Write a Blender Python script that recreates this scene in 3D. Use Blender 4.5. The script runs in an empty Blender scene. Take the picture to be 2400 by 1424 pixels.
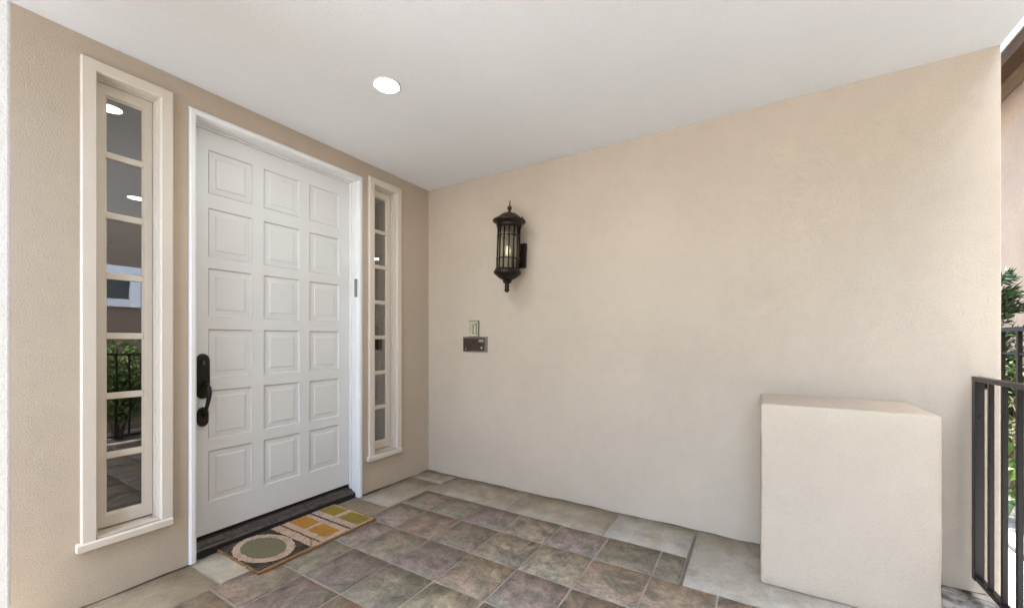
import bpy, bmesh, math, random
from mathutils import Vector, Matrix
random.seed(7)
C = bpy.context.scene.collection
SC = bpy.context.scene

# ------------------------------------------------------------------ camera, sky, sun, exposure
CAMX, CAMY, CAMZ = -2.6573, -2.4741, 1.15
cd = bpy.data.cameras.new('camera'); cam = bpy.data.objects.new('camera', cd); C.objects.link(cam)
cam.location = (CAMX, CAMY, CAMZ)
cam.rotation_euler = (math.radians(90), 0, math.radians(31.25 - 90))
cd.sensor_width = 36.0; cd.lens = 946.0/2400*36; cd.shift_y = 83.0/2400
cd.clip_start = 0.02; cd.clip_end = 800
SC.camera = cam

SUN_EL, SUN_AZ = 74.0, 180.0            # degrees; azimuth from +X towards +Y
w = bpy.data.worlds.new('World'); SC.world = w; w.use_nodes = True
nt = w.node_tree; bg = nt.nodes['Background']
sky = nt.nodes.new('ShaderNodeTexSky'); sky.sky_type = 'NISHITA'; sky.sun_disc = False
sky.sun_elevation = math.radians(SUN_EL); sky.sun_rotation = math.radians(90 - SUN_AZ)
sky.air_density = 1.0; sky.dust_density = 3.0; sky.ozone_density = 0.8
nt.links.new(sky.outputs[0], bg.inputs[0]); bg.inputs[1].default_value = 0.15

sd = bpy.data.lights.new('sun', 'SUN'); sd.energy = 2.05; sd.angle = math.radians(0.6); sd.color = (1.0, 0.985, 0.96)
sun = bpy.data.objects.new('sun', sd); C.objects.link(sun)
e, a = math.radians(SUN_EL), math.radians(SUN_AZ)
sun.rotation_euler = Vector((math.cos(e)*math.cos(a), math.cos(e)*math.sin(a), math.sin(e))).to_track_quat('Z', 'Y').to_euler()

vs = SC.view_settings
vs.view_transform = 'Standard'; vs.look = 'None'; vs.gamma = 1.0; vs.use_curve_mapping = False
vs.exposure = 3.10
vs.use_white_balance = True; vs.white_balance_temperature = 6030; vs.white_balance_tint = 6

# ------------------------------------------------------------------ helpers
def s2l(c):
    return tuple((v/255/12.92 if v/255 <= 0.04045 else ((v/255+0.055)/1.055)**2.4) for v in c)

def tag(o, label=None, cat=None, group=None, kind=None):
    if label: o['label'] = label
    if cat: o['category'] = cat
    if group: o['group'] = group
    if kind: o['kind'] = kind
    return o

def thing(name, loc, label, cat, group=None):
    o = bpy.data.objects.new(name, None); o.empty_display_size = 0.05
    C.objects.link(o); o.location = loc
    return tag(o, label, cat, group)

def wloc(o):
    v = Vector(o.location)
    while o.parent: o = o.parent; v += Vector(o.location)
    return v

class MB:
    """collects geometry in world coordinates, links it as ONE mesh object"""
    def __init__(s): s.v = []; s.f = []; s.sm = []
    def quadset(s, vs_, fs, smooth=False):
        b = len(s.v); s.v += [tuple(p) for p in vs_]
        for f in fs: s.f.append(tuple(i+b for i in f)); s.sm.append(smooth)
        return s
    def box(s, x0, x1, y0, y1, z0, z1):
        v = [(x0,y0,z0),(x1,y0,z0),(x1,y1,z0),(x0,y1,z0),(x0,y0,z1),(x1,y0,z1),(x1,y1,z1),(x0,y1,z1)]
        return s.quadset(v, [(0,3,2,1),(4,5,6,7),(0,1,5,4),(1,2,6,5),(2,3,7,6),(3,0,4,7)])
    def lathe(s, prof, cx, cy, n=20, smooth=True):
        """prof: (radius, z) list, axis vertical at cx, cy"""
        vs_ = []; fs = []
        for r, z in prof:
            for k in range(n):
                t = 2*math.pi*k/n
                vs_.append((cx+r*math.cos(t), cy+r*math.sin(t), z))
        for i in range(len(prof)-1):
            for k in range(n):
                k2 = (k+1) % n
                fs.append((i*n+k, i*n+k2, (i+1)*n+k2, (i+1)*n+k))
        if prof[0][0] > 1e-4: fs.append(tuple(reversed(range(n))))
        if prof[-1][0] > 1e-4: fs.append(tuple((len(prof)-1)*n+k for k in range(n)))
        return s.quadset(vs_, fs, smooth)
    def tube(s, pts, rad, n=10):
        pts = [Vector(p) for p in pts]
        if not hasattr(rad, '__len__'): rad = [rad]*len(pts)
        vs_ = []; fs = []; prev = None
        for i, p in enumerate(pts):
            d = (pts[min(i+1, len(pts)-1)] - pts[max(i-1, 0)]).normalized()
            if prev is None:
                u = d.orthogonal().normalized()
            else:
                u = (prev - d*prev.dot(d)).normalized()
            prev = u; v = d.cross(u)
            for k in range(n):
                t = 2*math.pi*k/n
                vs_.append(p + (u*math.cos(t) + v*math.sin(t))*rad[i])
        for i in range(len(pts)-1):
            for k in range(n):
                k2 = (k+1) % n
                fs.append((i*n+k, i*n+k2, (i+1)*n+k2, (i+1)*n+k))
        fs.append(tuple(reversed(range(n)))); fs.append(tuple((len(pts)-1)*n+k for k in range(n)))
        return s.quadset(vs_, fs, True)
    def build(s, name, mat, parent=None, bevel=0, seg=2, smooth_all=False, fixn=True):
        off = wloc(parent) if parent else Vector((0,0,0))
        me = bpy.data.meshes.new(name)
        me.from_pydata([tuple(Vector(p)-off) for p in s.v], [], s.f)
        me.validate()
        if fixn:
            bm = bmesh.new(); bm.from_mesh(me); bmesh.ops.recalc_face_normals(bm, faces=bm.faces); bm.to_mesh(me); bm.free()
        if len(me.polygons) == len(s.sm):
            me.polygons.foreach_set('use_smooth', [bool(x or smooth_all) for x in s.sm])
        me.materials.append(mat)
        o = bpy.data.objects.new(name, me); C.objects.link(o)
        if parent: o.parent = parent
        if bevel:
            m = o.modifiers.new('bevel', 'BEVEL'); m.width = bevel; m.segments = seg; m.limit_method = 'ANGLE'; m.angle_limit = math.radians(40)
        return o

def grid_wall(xs, zs, holes, y0, y1, wob=None):
    """a wall in the XZ plane, front at y0, back at y1, with rectangular holes (ix, iz cells) cut through"""
    m = MB(); nx, nz = len(xs), len(zs)
    def pt(i, j, y):
        z = zs[j] + (wob(xs[i]) if wob and j == 0 else 0)
        return (xs[i], y, z)
    idx = {}
    def vi(i, j, b):
        k = (i, j, b)
        if k not in idx: idx[k] = len(m.v); m.v.append(pt(i, j, y1 if b else y0))
        return idx[k]
    solid = lambda i, j: 0 <= i < nx-1 and 0 <= j < nz-1 and (i, j) not in holes
    def add(f): m.f.append(f); m.sm.append(False)
    for i in range(nx-1):
        for j in range(nz-1):
            if not solid(i, j): continue
            add((vi(i,j,0), vi(i+1,j,0), vi(i+1,j+1,0), vi(i,j+1,0)))
            add((vi(i,j,1), vi(i,j+1,1), vi(i+1,j+1,1), vi(i+1,j,1)))
            if not solid(i-1, j): add((vi(i,j,0), vi(i,j+1,0), vi(i,j+1,1), vi(i,j,1)))
            if not solid(i+1, j): add((vi(i+1,j,0), vi(i+1,j,1), vi(i+1,j+1,1), vi(i+1,j+1,0)))
            if not solid(i, j-1): add((vi(i,j,0), vi(i,j,1), vi(i+1,j,1), vi(i+1,j,0)))
            if not solid(i, j+1): add((vi(i,j+1,0), vi(i+1,j+1,0), vi(i+1,j+1,1), vi(i,j+1,1)))
    return m

def sweep_u(x0, x1, z0, z1, prof):
    """mitred three-sided trim round an opening; prof: (offset outwards from opening, y) closed loop"""
    m = MB(); rings = []
    for k in range(4):
        ring = []
        for o, y in prof:
            if k == 0: ring.append((x0-o, y, z0))
            elif k == 1: ring.append((x0-o, y, z1+o))
            elif k == 2: ring.append((x1+o, y, z1+o))
            else: ring.append((x1+o, y, z0))
        rings.append(ring)
    n = len(prof); v = [p for r in rings for p in r]; f = []
    for k in range(3):
        for i in range(n):
            j = (i+1) % n
            f.append((k*n+i, k*n+j, (k+1)*n+j, (k+1)*n+i))
    f.append(tuple(range(n))); f.append(tuple(3*n+i for i in range(n)))
    return m.quadset(v, f)

def capsule(cx, cz, hw, hh, n=10, taper=0.0):
    """outline of a long oval in XZ"""
    pts = []
    for k in range(2*n+2):
        if k <= n:
            t = math.pi*k/n; pts.append((cx+hw*math.cos(t)*(1), cz+(hh-hw*1.2)+hw*1.2*math.sin(t)))
        else:
            t = math.pi + math.pi*(k-n-1)/n; pts.append((cx+hw*math.cos(t), cz-(hh-hw*1.2)+hw*1.2*math.sin(t)))
    return pts

def plate(outline, yb, yf, inset=0.3):
    """raised plate from an XZ outline, back at yb, domed front towards yf (yf < yb)"""
    m = MB(); n = len(outline)
    cx = sum(p[0] for p in outline)/n; cz = sum(p[1] for p in outline)/n
    v = []; f = []
    rings = [(1.0, yb), (1.0, yb+(yf-yb)*0.45), (0.9, yb+(yf-yb)*0.85), (0.72, yf)]
    for s_, y in rings:
        for x, z in outline: v.append((cx+(x-cx)*s_, y, cz+(z-cz)*(1-(1-s_)*0.45)))
    for r in range(len(rings)-1):
        for i in range(n):
            j = (i+1) % n
            f.append((r*n+i, r*n+j, (r+1)*n+j, (r+1)*n+i))
    f.append(tuple((len(rings)-1)*n+i for i in range(n)))
    return m.quadset(v, f, False)

# ------------------------------------------------------------------ materials
def new_mat(name):
    m = bpy.data.materials.new(name); m.use_nodes = True
    return m, m.node_tree, m.node_tree.nodes['Principled BSDF']

def node(nt, typ, **kw):
    n = nt.nodes.new(typ)
    for k, v in kw.items():
        if k in n.inputs: n.inputs[k].default_value = v
        else: setattr(n, k, v)
    return n

def coords(nt, rnd=False):
    tc = nt.nodes.new('ShaderNodeTexCoord')
    if not rnd: return tc.outputs['Object']
    oi = nt.nodes.new('ShaderNodeObjectInfo')
    mu = node(nt, 'ShaderNodeMath', operation='MULTIPLY'); mu.inputs[1].default_value = 37.0
    nt.links.new(oi.outputs['Random'], mu.inputs[0])
    ad = node(nt, 'ShaderNodeVectorMath', operation='ADD')
    nt.links.new(tc.outputs['Object'], ad.inputs[0]); nt.links.new(mu.outputs[0], ad.inputs[1])
    return ad.outputs[0]

def noise(nt, co, scale, detail=3.0, rough=0.55, dist=0.0):
    n = node(nt, 'ShaderNodeTexNoise'); n.inputs['Scale'].default_value = scale; n.inputs['Detail'].default_value = detail
    n.inputs['Roughness'].default_value = rough; n.inputs['Distortion'].default_value = dist
    nt.links.new(co, n.inputs['Vector']); return n.outputs['Fac']

def ramp(nt, fac, stops):
    r = nt.nodes.new('ShaderNodeValToRGB'); el = r.color_ramp.elements
    while len(el) < len(stops): el.new(0.5)
    for k, (p, c) in enumerate(stops):
        el[k].position = p; el[k].color = (*c, 1) if len(c) == 3 else c
    nt.links.new(fac, r.inputs[0]); return r.outputs[0]

def mix(nt, fac, a, b, mode='MIX'):
    m = nt.nodes.new('ShaderNodeMix'); m.data_type = 'RGBA'; m.blend_type = mode
    for sock, val in ((m.inputs[0], fac), (m.inputs[6], a), (m.inputs[7], b)):
        if hasattr(val, 'is_output'): nt.links.new(val, sock)
        elif hasattr(val, '__len__'): sock.default_value = (*val, 1) if len(val) == 3 else val
        else: sock.default_value = val
    return m.outputs[2]

def bump(nt, bsdf, h, dist, strength=1.0, prev=None):
    b = nt.nodes.new('ShaderNodeBump'); b.inputs['Distance'].default_value = dist; b.inputs['Strength'].default_value = strength
    nt.links.new(h, b.inputs['Height'])
    if prev: nt.links.new(prev, b.inputs['Normal'])
    if bsdf: nt.links.new(b.outputs[0], bsdf.inputs['Normal'])
    return b.outputs[0]

def stucco(name, base, g1=190, d1=0.0015, var=0.08, speck=0.085):
    m, nt, b = new_mat(name); co = coords(nt)
    big = noise(nt, co, 1.3, 4, 0.6); med = noise(nt, co, 14, 3); fine = noise(nt, co, g1, 2, 0.6); grain = noise(nt, co, g1*2.6, 1, 0.5)
    c = ramp(nt, big, [(0.3, tuple(v*(1-var) for v in base)), (0.7, tuple(min(1, v*(1+var*0.5)) for v in base))])
    c = mix(nt, 1.0, c, ramp(nt, med, [(0.3, (1-var*0.5,)*3), (0.7, (1, 1, 1))]), 'MULTIPLY')
    c = mix(nt, 1.0, c, ramp(nt, fine, [(0.30, (1-speck*1.6,)*3), (0.50, (1, 1, 1)), (1, (1, 1, 1))]), 'MULTIPLY')
    nt.links.new(c, b.inputs['Base Color']); b.inputs['Roughness'].default_value = 0.92
    b.inputs['Specular IOR Level'].default_value = 0.25
    n1 = bump(nt, None, grain, d1*0.5)
    n2 = bump(nt, None, fine, d1, prev=n1)
    bump(nt, b, med, d1*0.6, prev=n2)
    return m

def paint(name, base, rough=0.45, grain=0.0004, dirt=0.04, scale=60, spec=0.5):
    m, nt, b = new_mat(name); b.inputs['Specular IOR Level'].default_value = spec; co = coords(nt)
    n = noise(nt, co, 5, 4, 0.6)
    nt.links.new(ramp(nt, n, [(0.3, tuple(v*(1-dirt*2) for v in base)), (0.65, base)]), b.inputs['Base Color'])
    b.inputs['Roughness'].default_value = rough
    bump(nt, b, noise(nt, co, scale, 2), grain)
    return m

def metal(name, base, rough=0.4, metallic=0.6, var=0.5, wear=None, spec=0.5):
    m, nt, b = new_mat(name); b.inputs['Specular IOR Level'].default_value = spec; co = coords(nt)
    n = noise(nt, co, 40, 4, 0.65)
    c = ramp(nt, n, [(0.3, tuple(v*(1-var) for v in base)), (0.7, tuple(v*(1+var) for v in base))])
    if wear:
        c = mix(nt, ramp(nt, noise(nt, co, 23, 5, 0.7), [(0.6, (0,)*3), (0.75, (0.7,)*3)]), c, wear)
    nt.links.new(c, b.inputs['Base Color'])
    b.inputs['Metallic'].default_value = metallic
    nt.links.new(ramp(nt, n, [(0.2, (rough*0.8,)*3), (0.8, (min(1, rough*1.3),)*3)]), b.inputs['Roughness'])
    bump(nt, b, noise(nt, co, 120, 2), 0.00012)
    return m

WALL = (0.525, 0.441, 0.343)
M = {}
M['stucco'] = stucco('wall_stucco', WALL)
M['wall_end_pier'] = stucco('pier_stucco_lit', (0.74, 0.73, 0.69), g1=130, d1=0.0016, var=0.03, speck=0.07)  # whiter copy of the wall stucco, standing in for brighter light
M['stucco_box'] = stucco('low_wall_stucco', (0.560, 0.468, 0.357), g1=170, d1=0.0022, var=0.06, speck=0.05)
M['ceiling'] = stucco('ceiling_stucco', (0.745, 0.757, 0.768), g1=100, d1=0.0006, var=0.03, speck=0.02)
M['neighbour'] = stucco('neighbour_stucco', (0.275, 0.190, 0.125), g1=40, d1=0.003, var=0.16)
M['white'] = paint('white_door_paint', (0.70, 0.705, 0.695), 0.42, dirt=0.02)
M['white_trim'] = paint('white_trim_paint', (0.77, 0.775, 0.765), 0.4, dirt=0.02)
M['cream'] = paint('cream_trim_paint', (0.655, 0.59, 0.50), 0.5, dirt=0.02)
M['cream_dull'] = paint('cream_sill_paint', (0.62, 0.54, 0.44), 0.6, dirt=0.1)
M['bronze'] = metal('dark_bronze', (0.022, 0.018, 0.015), 0.38, 0.5, 0.4)
M['lantern'] = metal('lantern_bronze', (0.020, 0.014, 0.010), 0.42, 0.6, 0.5)
M['dome'] = metal('lantern_dome_bronze', (0.085, 0.050, 0.032), 0.42, 0.7, 0.4)
M['rail'] = metal('railing_paint', (0.013, 0.011, 0.010), 0.30, 0.0, 0.15, spec=0.34)
M['threshold'] = metal('threshold_bronze', (0.085, 0.072, 0.062), 0.36, 0.3, 0.5)
M['black'] = metal('black_gasket', (0.010, 0.009, 0.009), 0.6, 0.0, 0.3)
M['steel'] = metal('brushed_steel', (0.30, 0.30, 0.30), 0.4, 0.8, 0.1)
M['frame_bronze'] = metal('intercom_frame_metal', (0.20, 0.17, 0.13), 0.45, 0.5, 0.25)
M['intercom'] = metal('intercom_panel_brown', (0.055, 0.038, 0.025), 0.35, 0.3, 0.4)
M['label_strip'] = paint('pale_label', (0.30, 0.26, 0.20), 0.5)
M['button'] = paint('pale_button', (0.42, 0.37, 0.36), 0.35)
M['ceramic'] = paint('cream_tile_glaze', (0.50, 0.45, 0.31), 0.3, dirt=0.15)
M['numeral'] = paint('dark_numeral', (0.10, 0.085, 0.055), 0.4)
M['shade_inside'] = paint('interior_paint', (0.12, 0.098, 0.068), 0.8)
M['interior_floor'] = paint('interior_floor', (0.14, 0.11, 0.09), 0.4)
M['fascia'] = paint('fascia_brown', (0.040, 0.020, 0.008), 0.9, spec=0.1, dirt=0.1)
M['fascia_tan'] = paint('fascia_tan', (0.115, 0.075, 0.040), 0.9, spec=0.1, dirt=0.1)
M['gap'] = paint('shadow_gap', (0.06, 0.045, 0.032), 0.9)
M['nwhite'] = paint('neighbour_window_white', (0.82, 0.79, 0.74), 0.5)
M['iron'] = metal('old_iron_fence', (0.022, 0.016, 0.011), 0.85, 0.0, 0.4, spec=0.15)

def emit(name, col, st):
    m, nt, b = new_mat(name); b.inputs['Base Color'].default_value = (*col, 1)
    b.inputs['Emission Color'].default_value = (*col, 1); b.inputs['Emission Strength'].default_value = st
    return m
M['lamp'] = emit('lamp_diffuser', (1.0, 0.965, 0.92), 30.0)
M['lamp_dim'] = emit('lamp_diffuser_dimmer', (1.0, 0.965, 0.92), 8.0)
M['lamp_in'] = emit('interior_lamp', (1.0, 0.88, 0.66), 4.0)
M['bulb'] = emit('bulb_glow', (1.0, 0.82, 0.46), 0.12)

def glass(name, refl, tint=(1, 1, 1), rough=0.0, frost=0.0):
    m = bpy.data.materials.new(name); m.use_nodes = True; nt = m.node_tree
    nt.nodes.remove(nt.nodes['Principled BSDF'])
    tr = node(nt, 'ShaderNodeBsdfTransparent'); tr.inputs[0].default_value = (*tint, 1)
    gl = node(nt, 'ShaderNodeBsdfGlossy'); gl.inputs['Roughness'].default_value = rough
    co = coords(nt); h = noise(nt, co, 3.0, 1)
    b = nt.nodes.new('ShaderNodeBump'); b.inputs['Distance'].default_value = 0.0012
    nt.links.new(h, b.inputs['Height']); nt.links.new(b.outputs[0], gl.inputs['Normal'])
    base = tr.outputs[0]
    if frost:
        tl = node(nt, 'ShaderNodeBsdfTranslucent'); tl.inputs[0].default_value = (0.85, 0.83, 0.78, 1)
        m2 = nt.nodes.new('ShaderNodeMixShader'); m2.inputs[0].default_value = frost
        nt.links.new(tr.outputs[0], m2.inputs[1]); nt.links.new(tl.outputs[0], m2.inputs[2]); base = m2.outputs[0]
    lw = node(nt, 'ShaderNodeFresnel'); lw.inputs['IOR'].default_value = refl
    mx = nt.nodes.new('ShaderNodeMixShader')
    ge = nt.nodes.new('ShaderNodeNewGeometry')
    mu = node(nt, 'ShaderNodeMath', operation='SUBTRACT'); mu.use_clamp = True     # only the outer face of a pane reflects
    nt.links.new(lw.outputs[0], mu.inputs[0]); nt.links.new(ge.outputs['Backfacing'], mu.inputs[1])
    nt.links.new(mu.outputs[0], mx.inputs[0]); nt.links.new(base, mx.inputs[1]); nt.links.new(gl.outputs[0], mx.inputs[2])
    nt.links.new(mx.outputs[0], nt.nodes['Material Output'].inputs[0])
    return m
M['glass'] = glass('window_glass', 3.4, (0.80, 0.80, 0.76))
M['lantern_glass'] = glass('lantern_glass', 1.45, (0.95, 0.94, 0.90), 0.10, 0.42)
M['nglass'] = paint('neighbour_pane', (0.10, 0.10, 0.085), 0.08)

def slate():
    m, nt, b = new_mat('slate_tile'); co = coords(nt, True)
    oi = nt.nodes.new('ShaderNodeObjectInfo'); base = oi.outputs['Color']
    big = noise(nt, co, 6.0, 6, 0.66, 1.6); med = noise(nt, co, 19, 6, 0.72, 1.0); fin = noise(nt, co, 110, 4, 0.75)
    green = noise(nt, co, 5.0, 5, 0.66, 1.8)
    c = mix(nt, ramp(nt, green, [(0.46, (0,)*3), (0.60, (0.80,)*3)]), base, (0.195, 0.178, 0.128))
    plum = noise(nt, co, 4.6, 5, 0.66, 2.4)
    c = mix(nt, ramp(nt, plum, [(0.53, (0,)*3), (0.66, (0.75,)*3)]), c, (0.150, 0.120, 0.100))
    c = mix(nt, 1.0, c, ramp(nt, big, [(0.30, (0.62,)*3), (0.52, (1.0,)*3), (0.75, (1.28,)*3)]), 'MULTIPLY')
    c = mix(nt, 1.0, c, ramp(nt, med, [(0.30, (0.60,)*3), (0.52, (1.0,)*3), (0.75, (1.32,)*3)]), 'MULTIPLY')
    c = mix(nt, 1.0, c, ramp(nt, fin, [(0.3, (0.74,)*3), (0.7, (1.18,)*3)]), 'MULTIPLY')
    rust = noise(nt, co, 9.0, 6, 0.75, 1.8)
    c = mix(nt, ramp(nt, rust, [(0.62, (0,)*3), (0.70, (0.75,)*3)]), c, (0.235, 0.125, 0.060))
    sc = noise(nt, co, 30, 6, 0.8, 2.8)
    c = mix(nt, ramp(nt, sc, [(0.60, (0,)*3), (0.68, (0.55,)*3)]), c, (0.34, 0.315, 0.27))
    dk = noise(nt, co, 24, 5, 0.75, 2.0)
    c = mix(nt, ramp(nt, dk, [(0.61, (0,)*3), (0.70, (0.6,)*3)]), c, (0.075, 0.062, 0.052))
    nt.links.new(c, b.inputs['Base Color'])
    nt.links.new(ramp(nt, med, [(0.2, (0.50,)*3), (0.8, (0.80,)*3)]), b.inputs['Roughness']); b.inputs['Specular IOR Level'].default_value = 0.35
    n1 = bump(nt, None, big, 0.010); n2 = bump(nt, None, med, 0.0045, prev=n1); bump(nt, b, fin, 0.0010, prev=n2)
    return m
M['slate'] = slate()

def concrete(name, base, stain, stain_lo=0.52, dark=(0.10, 0.09, 0.075), rnd=True, sa=0.7, bs=3.2):
    m, nt, b = new_mat(name); co = coords(nt, rnd)
    big = noise(nt, co, bs, 5, 0.6, 0.8); med = noise(nt, co, 13, 5, 0.65, 0.6); fin = noise(nt, co, 110, 3, 0.6)
    c = mix(nt, ramp(nt, big, [(stain_lo-0.06, (0,)*3), (stain_lo+0.16, (sa,)*3)]), base, stain)
    c = mix(nt, 1.0, c, ramp(nt, med, [(0.3, (0.80,)*3), (0.6, (1.04,)*3), (0.8, (1.14,)*3)]), 'MULTIPLY')
    c = mix(nt, 1.0, c, ramp(nt, fin, [(0.3, (0.88,)*3), (0.7, (1.06,)*3)]), 'MULTIPLY')
    sp = noise(nt, co, 34, 3, 0.6)
    c = mix(nt, ramp(nt, sp, [(0.70, (0,)*3), (0.78, (0.7,)*3)]), c, dark)
    nt.links.new(c, b.inputs['Base Color']); b.inputs['Roughness'].default_value = 0.82; b.inputs['Specular IOR Level'].default_value = 0.25
    n1 = bump(nt, None, med, 0.0018); bump(nt, b, fin, 0.0005, prev=n1)
    return m
M['border'] = concrete('border_stone', (0.35, 0.30, 0.222), (0.25, 0.195, 0.125))
M['border_grey'] = concrete('border_stone_grey', (0.40, 0.36, 0.29), (0.30, 0.245, 0.17), 0.54)
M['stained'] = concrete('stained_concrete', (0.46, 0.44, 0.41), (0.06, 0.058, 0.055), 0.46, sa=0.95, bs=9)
M['grout'] = concrete('pale_grout', (0.36, 0.315, 0.25), (0.24, 0.20, 0.155), 0.52, rnd=False)
M['joint'] = concrete('joint_filler', (0.13, 0.115, 0.09), (0.24, 0.21, 0.165), rnd=False)
M['path'] = concrete('path_concrete', (0.62, 0.605, 0.575), (0.50, 0.485, 0.455), rnd=False)
M['soil'] = concrete('planting_soil', (0.36, 0.32, 0.26), (0.24, 0.20, 0.16), rnd=False)
M['yard'] = concrete('yard_ground', (0.56, 0.545, 0.52), (0.46, 0.445, 0.42), rnd=False)

def coir(name, base, fade):
    m, nt, b = new_mat(name); co = coords(nt)
    fin = noise(nt, co, 260, 3, 0.7); med = noise(nt, co, 22, 4, 0.65)
    c = mix(nt, ramp(nt, med, [(0.5, (0,)*3), (0.72, (0.6,)*3)]), base, fade)
    worn = noise(nt, co, 9, 5, 0.75, 1.5)
    c = mix(nt, ramp(nt, worn, [(0.46, (0,)*3), (0.66, (0.5,)*3)]), c, (0.22, 0.155, 0.095))
    c = mix(nt, 1.0, c, ramp(nt, fin, [(0.3, (0.45,)*3), (0.7, (1.3,)*3)]), 'MULTIPLY')
    nt.links.new(c, b.inputs['Base Color']); b.inputs['Roughness'].default_value = 1.0
    b.inputs['Specular IOR Level'].default_value = 0.05
    bump(nt, b, fin, 0.006)
    return m
M['coir_dark'] = coir('coir_dark', (0.055, 0.050, 0.042), (0.10, 0.10, 0.085))
M['coir_edge'] = coir('coir_edge', (0.36, 0.20, 0.085), (0.18, 0.105, 0.05))
M['coir_cream'] = coir('coir_cream', (0.62, 0.46, 0.345), (0.52, 0.36, 0.23))
M['coir_green'] = coir('coir_grey_green', (0.21, 0.195, 0.125), (0.25, 0.17, 0.09))
M['coir_orange'] = coir('coir_orange', (0.52, 0.25, 0.040), (0.38, 0.21, 0.05))
M['coir_olive'] = coir('coir_olive', (0.33, 0.26, 0.040), (0.31, 0.23, 0.055))
M['coir_red'] = coir('coir_red_brown', (0.22, 0.09, 0.06), (0.30, 0.16, 0.10))

def leafmat(name, a, b_, trans=0.3):
    m, nt, b = new_mat(name); co = coords(nt)
    c = ramp(nt, noise(nt, co, 9, 4, 0.7), [(0.3, a), (0.7, b_)])
    nt.links.new(c, b.inputs['Base Color']); b.inputs['Roughness'].default_value = 0.45
    tl = node(nt, 'ShaderNodeBsdfTranslucent'); nt.links.new(c, tl.inputs[0])
    mx = nt.nodes.new('ShaderNodeMixShader'); mx.inputs[0].default_value = trans
    nt.links.new(b.outputs[0], mx.inputs[1]); nt.links.new(tl.outputs[0], mx.inputs[2])
    nt.links.new(mx.outputs[0], nt.nodes['Material Output'].inputs[0])
    return m
M['leaf'] = leafmat('shrub_leaf', (0.06, 0.09, 0.022), (0.13, 0.16, 0.05))
M['leaf_dark'] = leafmat('dark_needles', (0.028, 0.050, 0.018), (0.060, 0.085, 0.030), 0.15)
M['leaf_bright'] = leafmat('bright_leaf', (0.07, 0.13, 0.020), (0.12, 0.17, 0.03))
M['leaf_dry'] = leafmat('dry_leaf', (0.11, 0.095, 0.035), (0.19, 0.16, 0.07))
M['stem'] = paint('woody_stem', (0.10, 0.07, 0.045), 0.8)

# ------------------------------------------------------------------ ground, porch floor
g = MB().box(-150, 150, -150, 150, -0.5, -0.19).build('ground', M['yard']); tag(g, kind='structure')
p = MB().box(-14, 14, -3.82, -3.41, -0.186, -0.15).build('path', M['path'], bevel=0.004); tag(p, kind='structure')
p = MB().box(-14, 14, -4.99, -3.83, -0.186, -0.13).build('planting_bed', M['soil']); tag(p, kind='structure')

FX = [-0.357, -0.622, -0.913, -1.203, -1.498, -1.787]
while FX[-1] > -3.6: FX.append(FX[-1]-0.291)
FY = [-0.318, -0.572, -0.860, -1.155, -1.445, -1.739, -2.032]
while FY[-1] > -3.2: FY.append(FY[-1]-0.291)
FY.append(-3.40)

floor = MB().box(FX[-1], 0.05, -3.42, 0.12, -0.19, -0.0035).build('porch_floor', M['grout']); tag(floor, kind='structure')

def tile_mesh(x0, x1, y0, y1, ztop=0.0, amp=0.0012, bev=0.004, wob=0.0012):
    cx, cy = (x0+x1)/2, (y0+y1)/2
    n = 4; v = []; f = []
    for j in range(n):
        for i in range(n):
            x = x0 + bev + (x1-x0-2*bev)*i/(n-1); y = y0 + bev + (y1-y0-2*bev)*j/(n-1)
            edge = i in (0, n-1) or j in (0, n-1)
            v.append((x-cx+random.uniform(-wob, wob)*(1 if edge else 6), y-cy+random.uniform(-wob, wob)*(1 if edge else 6), ztop+random.uniform(-amp, amp)))
    for j in range(n-1):
        for i in range(n-1):
            a = j*n+i; f.append((a, a+1, a+n+1, a+n))
    loop = [i for i in range(n)] + [j*n+n-1 for j in range(1, n)] + [(n-1)*n+i for i in range(n-2, -1, -1)] + [j*n for j in range(n-2, 0, -1)]
    b = len(v)
    for k in loop:
        x, y, z = v[k]
        dx = -bev if abs(x-(x0-cx)) < bev*2.2 else (bev if abs(x-(x1-cx)) < bev*2.2 else 0)
        dy = -bev if abs(y-(y0-cy)) < bev*2.2 else (bev if abs(y-(y1-cy)) < bev*2.2 else 0)
        v.append((x+dx+random.uniform(-wob, wob), y+dy+random.uniform(-wob, wob), -0.012))
    L = len(loop)
    for k in range(L):
        k2 = (k+1) % L
        f.append((loop[k2], loop[k], b+k, b+k2))
    me = bpy.data.meshes.new('tile'); me.from_pydata(v, [], f)
    me.polygons.foreach_set('use_smooth', [i < (n-1)**2 for i in range(len(f))])
    return me, (cx, cy)

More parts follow.
